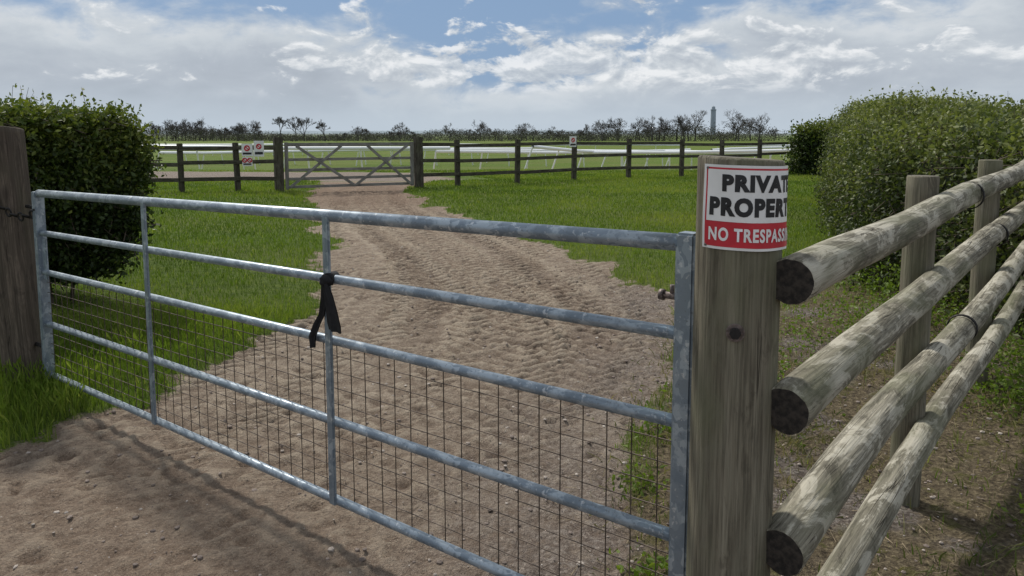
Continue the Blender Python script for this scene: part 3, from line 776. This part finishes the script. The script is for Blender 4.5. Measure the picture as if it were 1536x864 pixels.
def tree_segs(base,H,S,spread=.6,depth=5,r0=None,seed=0,minr=.018):
    rg=np.random.default_rng(seed); r0=r0 or H*.026
    def rec(p,d,l,r,k):
        q=p+d*l; S.append([*p,*q,r,max(minr,r*.7)])
        if k==0: return
        for i in range(3):
            nd=d+rg.normal(size=3)*spread*np.array([1,1,.7]); nd[2]+=.10; nd/=np.linalg.norm(nd)
            rec(p+d*l*(.55+.45*rg.random()),nd,l*(.62+.22*rg.random()),max(minr,r*.55),k-1)
    rec(np.array(base,float),np.array([rg.normal()*.08,rg.normal()*.06,1.]),H*.32,r0,depth)
S=[]
cen=[-67,-64,-59,-56,-52,-31,-22,-10,-7,3,13,20,25,28,33,37,46,49]
for i in range(105):
    x=cen[int(rng.random()*len(cen))]+rng.normal()*2.0
    if x>51 or abs(x-40.5)<2.6: continue
    H=np.interp(x,HX,HZ)*(.7+.85*rng.random())
    tree_segs((x,150+rng.normal()*5,0),H*1.15,S,.50+.15*rng.random(),5,seed=i)
segs_mesh('bare_branches',S,M_bare,tl,3)
for i,(x,H) in enumerate(((-45.4,5.6),(-42.4,5.2),(-40.8,5.3),(-36.8,4.9))):
    S=[]; tree_segs((x,146,0),H,S,.42,5,r0=.12,seed=300+i,minr=.026); segs_mesh('bare_tree',S,M_bare,None,4)
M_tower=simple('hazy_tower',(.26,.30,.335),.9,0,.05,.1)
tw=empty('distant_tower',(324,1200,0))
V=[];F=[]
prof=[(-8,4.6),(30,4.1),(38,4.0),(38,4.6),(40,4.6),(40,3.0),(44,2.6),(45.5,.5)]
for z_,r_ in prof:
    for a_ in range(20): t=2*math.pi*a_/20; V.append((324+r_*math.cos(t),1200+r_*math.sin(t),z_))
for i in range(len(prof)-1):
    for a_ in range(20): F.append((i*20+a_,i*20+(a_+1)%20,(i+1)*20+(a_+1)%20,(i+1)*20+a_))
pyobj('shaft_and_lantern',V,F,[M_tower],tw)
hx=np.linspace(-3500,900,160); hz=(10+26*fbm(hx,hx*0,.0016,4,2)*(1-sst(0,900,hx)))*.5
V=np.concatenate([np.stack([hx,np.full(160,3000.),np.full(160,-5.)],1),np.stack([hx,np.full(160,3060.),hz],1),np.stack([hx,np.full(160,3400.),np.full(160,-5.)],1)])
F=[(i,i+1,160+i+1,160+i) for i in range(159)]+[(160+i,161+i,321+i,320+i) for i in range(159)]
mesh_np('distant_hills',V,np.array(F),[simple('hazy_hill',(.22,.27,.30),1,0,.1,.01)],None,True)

# ------------------------------------------------------------ sky
SUN_EL=math.radians(48); SUN_AZ=math.radians(-35)
w=bpy.data.worlds.new('World'); scene.world=w; w.use_nodes=True; nt=w.node_tree; lk=nt.links
for n_ in list(nt.nodes): nt.nodes.remove(n_)
out=nt.nodes.new('ShaderNodeOutputWorld'); bg=nt.nodes.new('ShaderNodeBackground'); bg.inputs[1].default_value=.1
sky=nt.nodes.new('ShaderNodeTexSky'); sky.sky_type='NISHITA'; sky.sun_disc=False; sky.sun_elevation=SUN_EL; sky.sun_rotation=SUN_AZ
co=nt.nodes.new('ShaderNodeTexCoord').outputs['Generated']
sp=nt.nodes.new('ShaderNodeSeparateXYZ'); lk.new(co,sp.inputs[0]); sx,sy,sz_=sp.outputs
def shifted(dz):
    n_=nt.nodes.new('ShaderNodeVectorMath'); n_.operation='ADD'; n_.inputs[1].default_value=(-dz*.6,0,dz); lk.new(co,n_.inputs[0]); return n_.outputs[0]
A=noise(nt,mapping(nt,co,(2.6,2.6,8)),1,6,.52,.2)
A2=noise(nt,mapping(nt,shifted(.022),(2.6,2.6,8)),1,4,.52,.2)
B=noise(nt,mapping(nt,co,(13,13,26)),1,7,.6,.3)
B2=noise(nt,mapping(nt,shifted(.008),(13,13,26)),1,6,.6,.3)
ax=math_(nt,'ABSOLUTE',math_(nt,'ADD',sx,.08))
bias=math_(nt,'SUBTRACT',.37,math_(nt,'ADD',math_(nt,'MULTIPLY',math_(nt,'POWER',ax,2.),1.35),math_(nt,'MULTIPLY',math_(nt,'ABSOLUTE',math_(nt,'SUBTRACT',sz_,.172)),3.4)))
bl=math_(nt,'ADD',bias,math_(nt,'MULTIPLY',math_(nt,'SUBTRACT',.5,A),1.5))
bl=math_(nt,'ADD',bl,math_(nt,'MULTIPLY',math_(nt,'SUBTRACT',.5,B),.7))
blue=mapr(nt,bl,.0,.30)
relief=math_(nt,'ADD',math_(nt,'MULTIPLY',math_(nt,'SUBTRACT',A,A2),1.2),math_(nt,'MULTIPLY',math_(nt,'SUBTRACT',B,B2),.35))
edgew=math_(nt,'MULTIPLY',mapr(nt,bl,-.16,.02),.18)
shade=math_(nt,'ADD',math_(nt,'ADD',.45,relief),math_(nt,'SUBTRACT',edgew,math_(nt,'MULTIPLY',math_(nt,'SUBTRACT',A,.5),.5)))
cl=ramp(nt,shade,[(.15,(.35,.395,.455)),(.45,(.455,.505,.57)),(.65,(.57,.62,.67)),(.95,(.80,.82,.84))])
band=math_(nt,'SUBTRACT',1.,math_(nt,'MULTIPLY',math_(nt,'ABSOLUTE',math_(nt,'SUBTRACT',sz_,.088)),20.),clamp=True)
bx=mapr(nt,math_(nt,'ABSOLUTE',math_(nt,'SUBTRACT',sx,.14)),.22,.50,1,.1)
cb=math_(nt,'ADD',B,math_(nt,'MULTIPLY',math_(nt,'MULTIPLY',band,bx),.22))
cum=math_(nt,'MULTIPLY',mapr(nt,cb,.57,.66),mapr(nt,sz_,.04,.075))
cumshade=math_(nt,'ADD',.58,math_(nt,'MULTIPLY',math_(nt,'SUBTRACT',B,B2),2.6))
cumc=ramp(nt,cumshade,[(.25,(.46,.505,.565)),(.55,(.59,.635,.68)),(.85,(.88,.895,.91))])
nb_=nt.nodes.new('ShaderNodeVectorMath'); nb_.operation='SCALE'; nb_.inputs[3].default_value=.055; lk.new(sky.outputs[0],nb_.inputs[0])
bluec=mixc(nt,.8,nb_.outputs[0],(.25,.385,.60))
col=mixc(nt,blue,cl,bluec)
col=mixc(nt,math_(nt,'MULTIPLY',cum,.85),col,cumc)
hz_=mapr(nt,sz_,.0,.075,.85,0)
col=mixc(nt,hz_,col,(.52,.60,.68))
col=mixc(nt,mapr(nt,sz_,.25,.6,0,.7),col,(.66,.71,.79))
mu=nt.nodes.new('ShaderNodeVectorMath'); mu.operation='SCALE'; mu.inputs[3].default_value=10.; lk.new(col,mu.inputs[0])
lk.new(mu.outputs[0],bg.inputs[0]); lk.new(bg.outputs[0],out.inputs[0])
sd3=Vector((math.sin(SUN_AZ)*math.cos(SUN_EL),math.cos(SUN_AZ)*math.cos(SUN_EL),math.sin(SUN_EL)))
sl=bpy.data.lights.new('sun','SUN'); sl.energy=3.6; sl.angle=math.radians(5); sl.color=(1,.955,.88)
so=bpy.data.objects.new('sun',sl); COL.objects.link(so); so.rotation_euler=sd3.to_track_quat('Z','Y').to_euler(); so.location=(-5,8,12)
cd=bpy.data.cameras.new('camera'); cam=bpy.data.objects.new('camera',cd); COL.objects.link(cam)
cd.lens=26; cd.sensor_width=36; cd.shift_y=-.0751; cd.clip_start=.05; cd.clip_end=8000
cam.location=(0,0,1.5); cam.rotation_euler=(math.radians(84),0,0); scene.camera=cam
scene.view_settings.view_transform='Standard'; scene.view_settings.look='None'; scene.view_settings.exposure=0
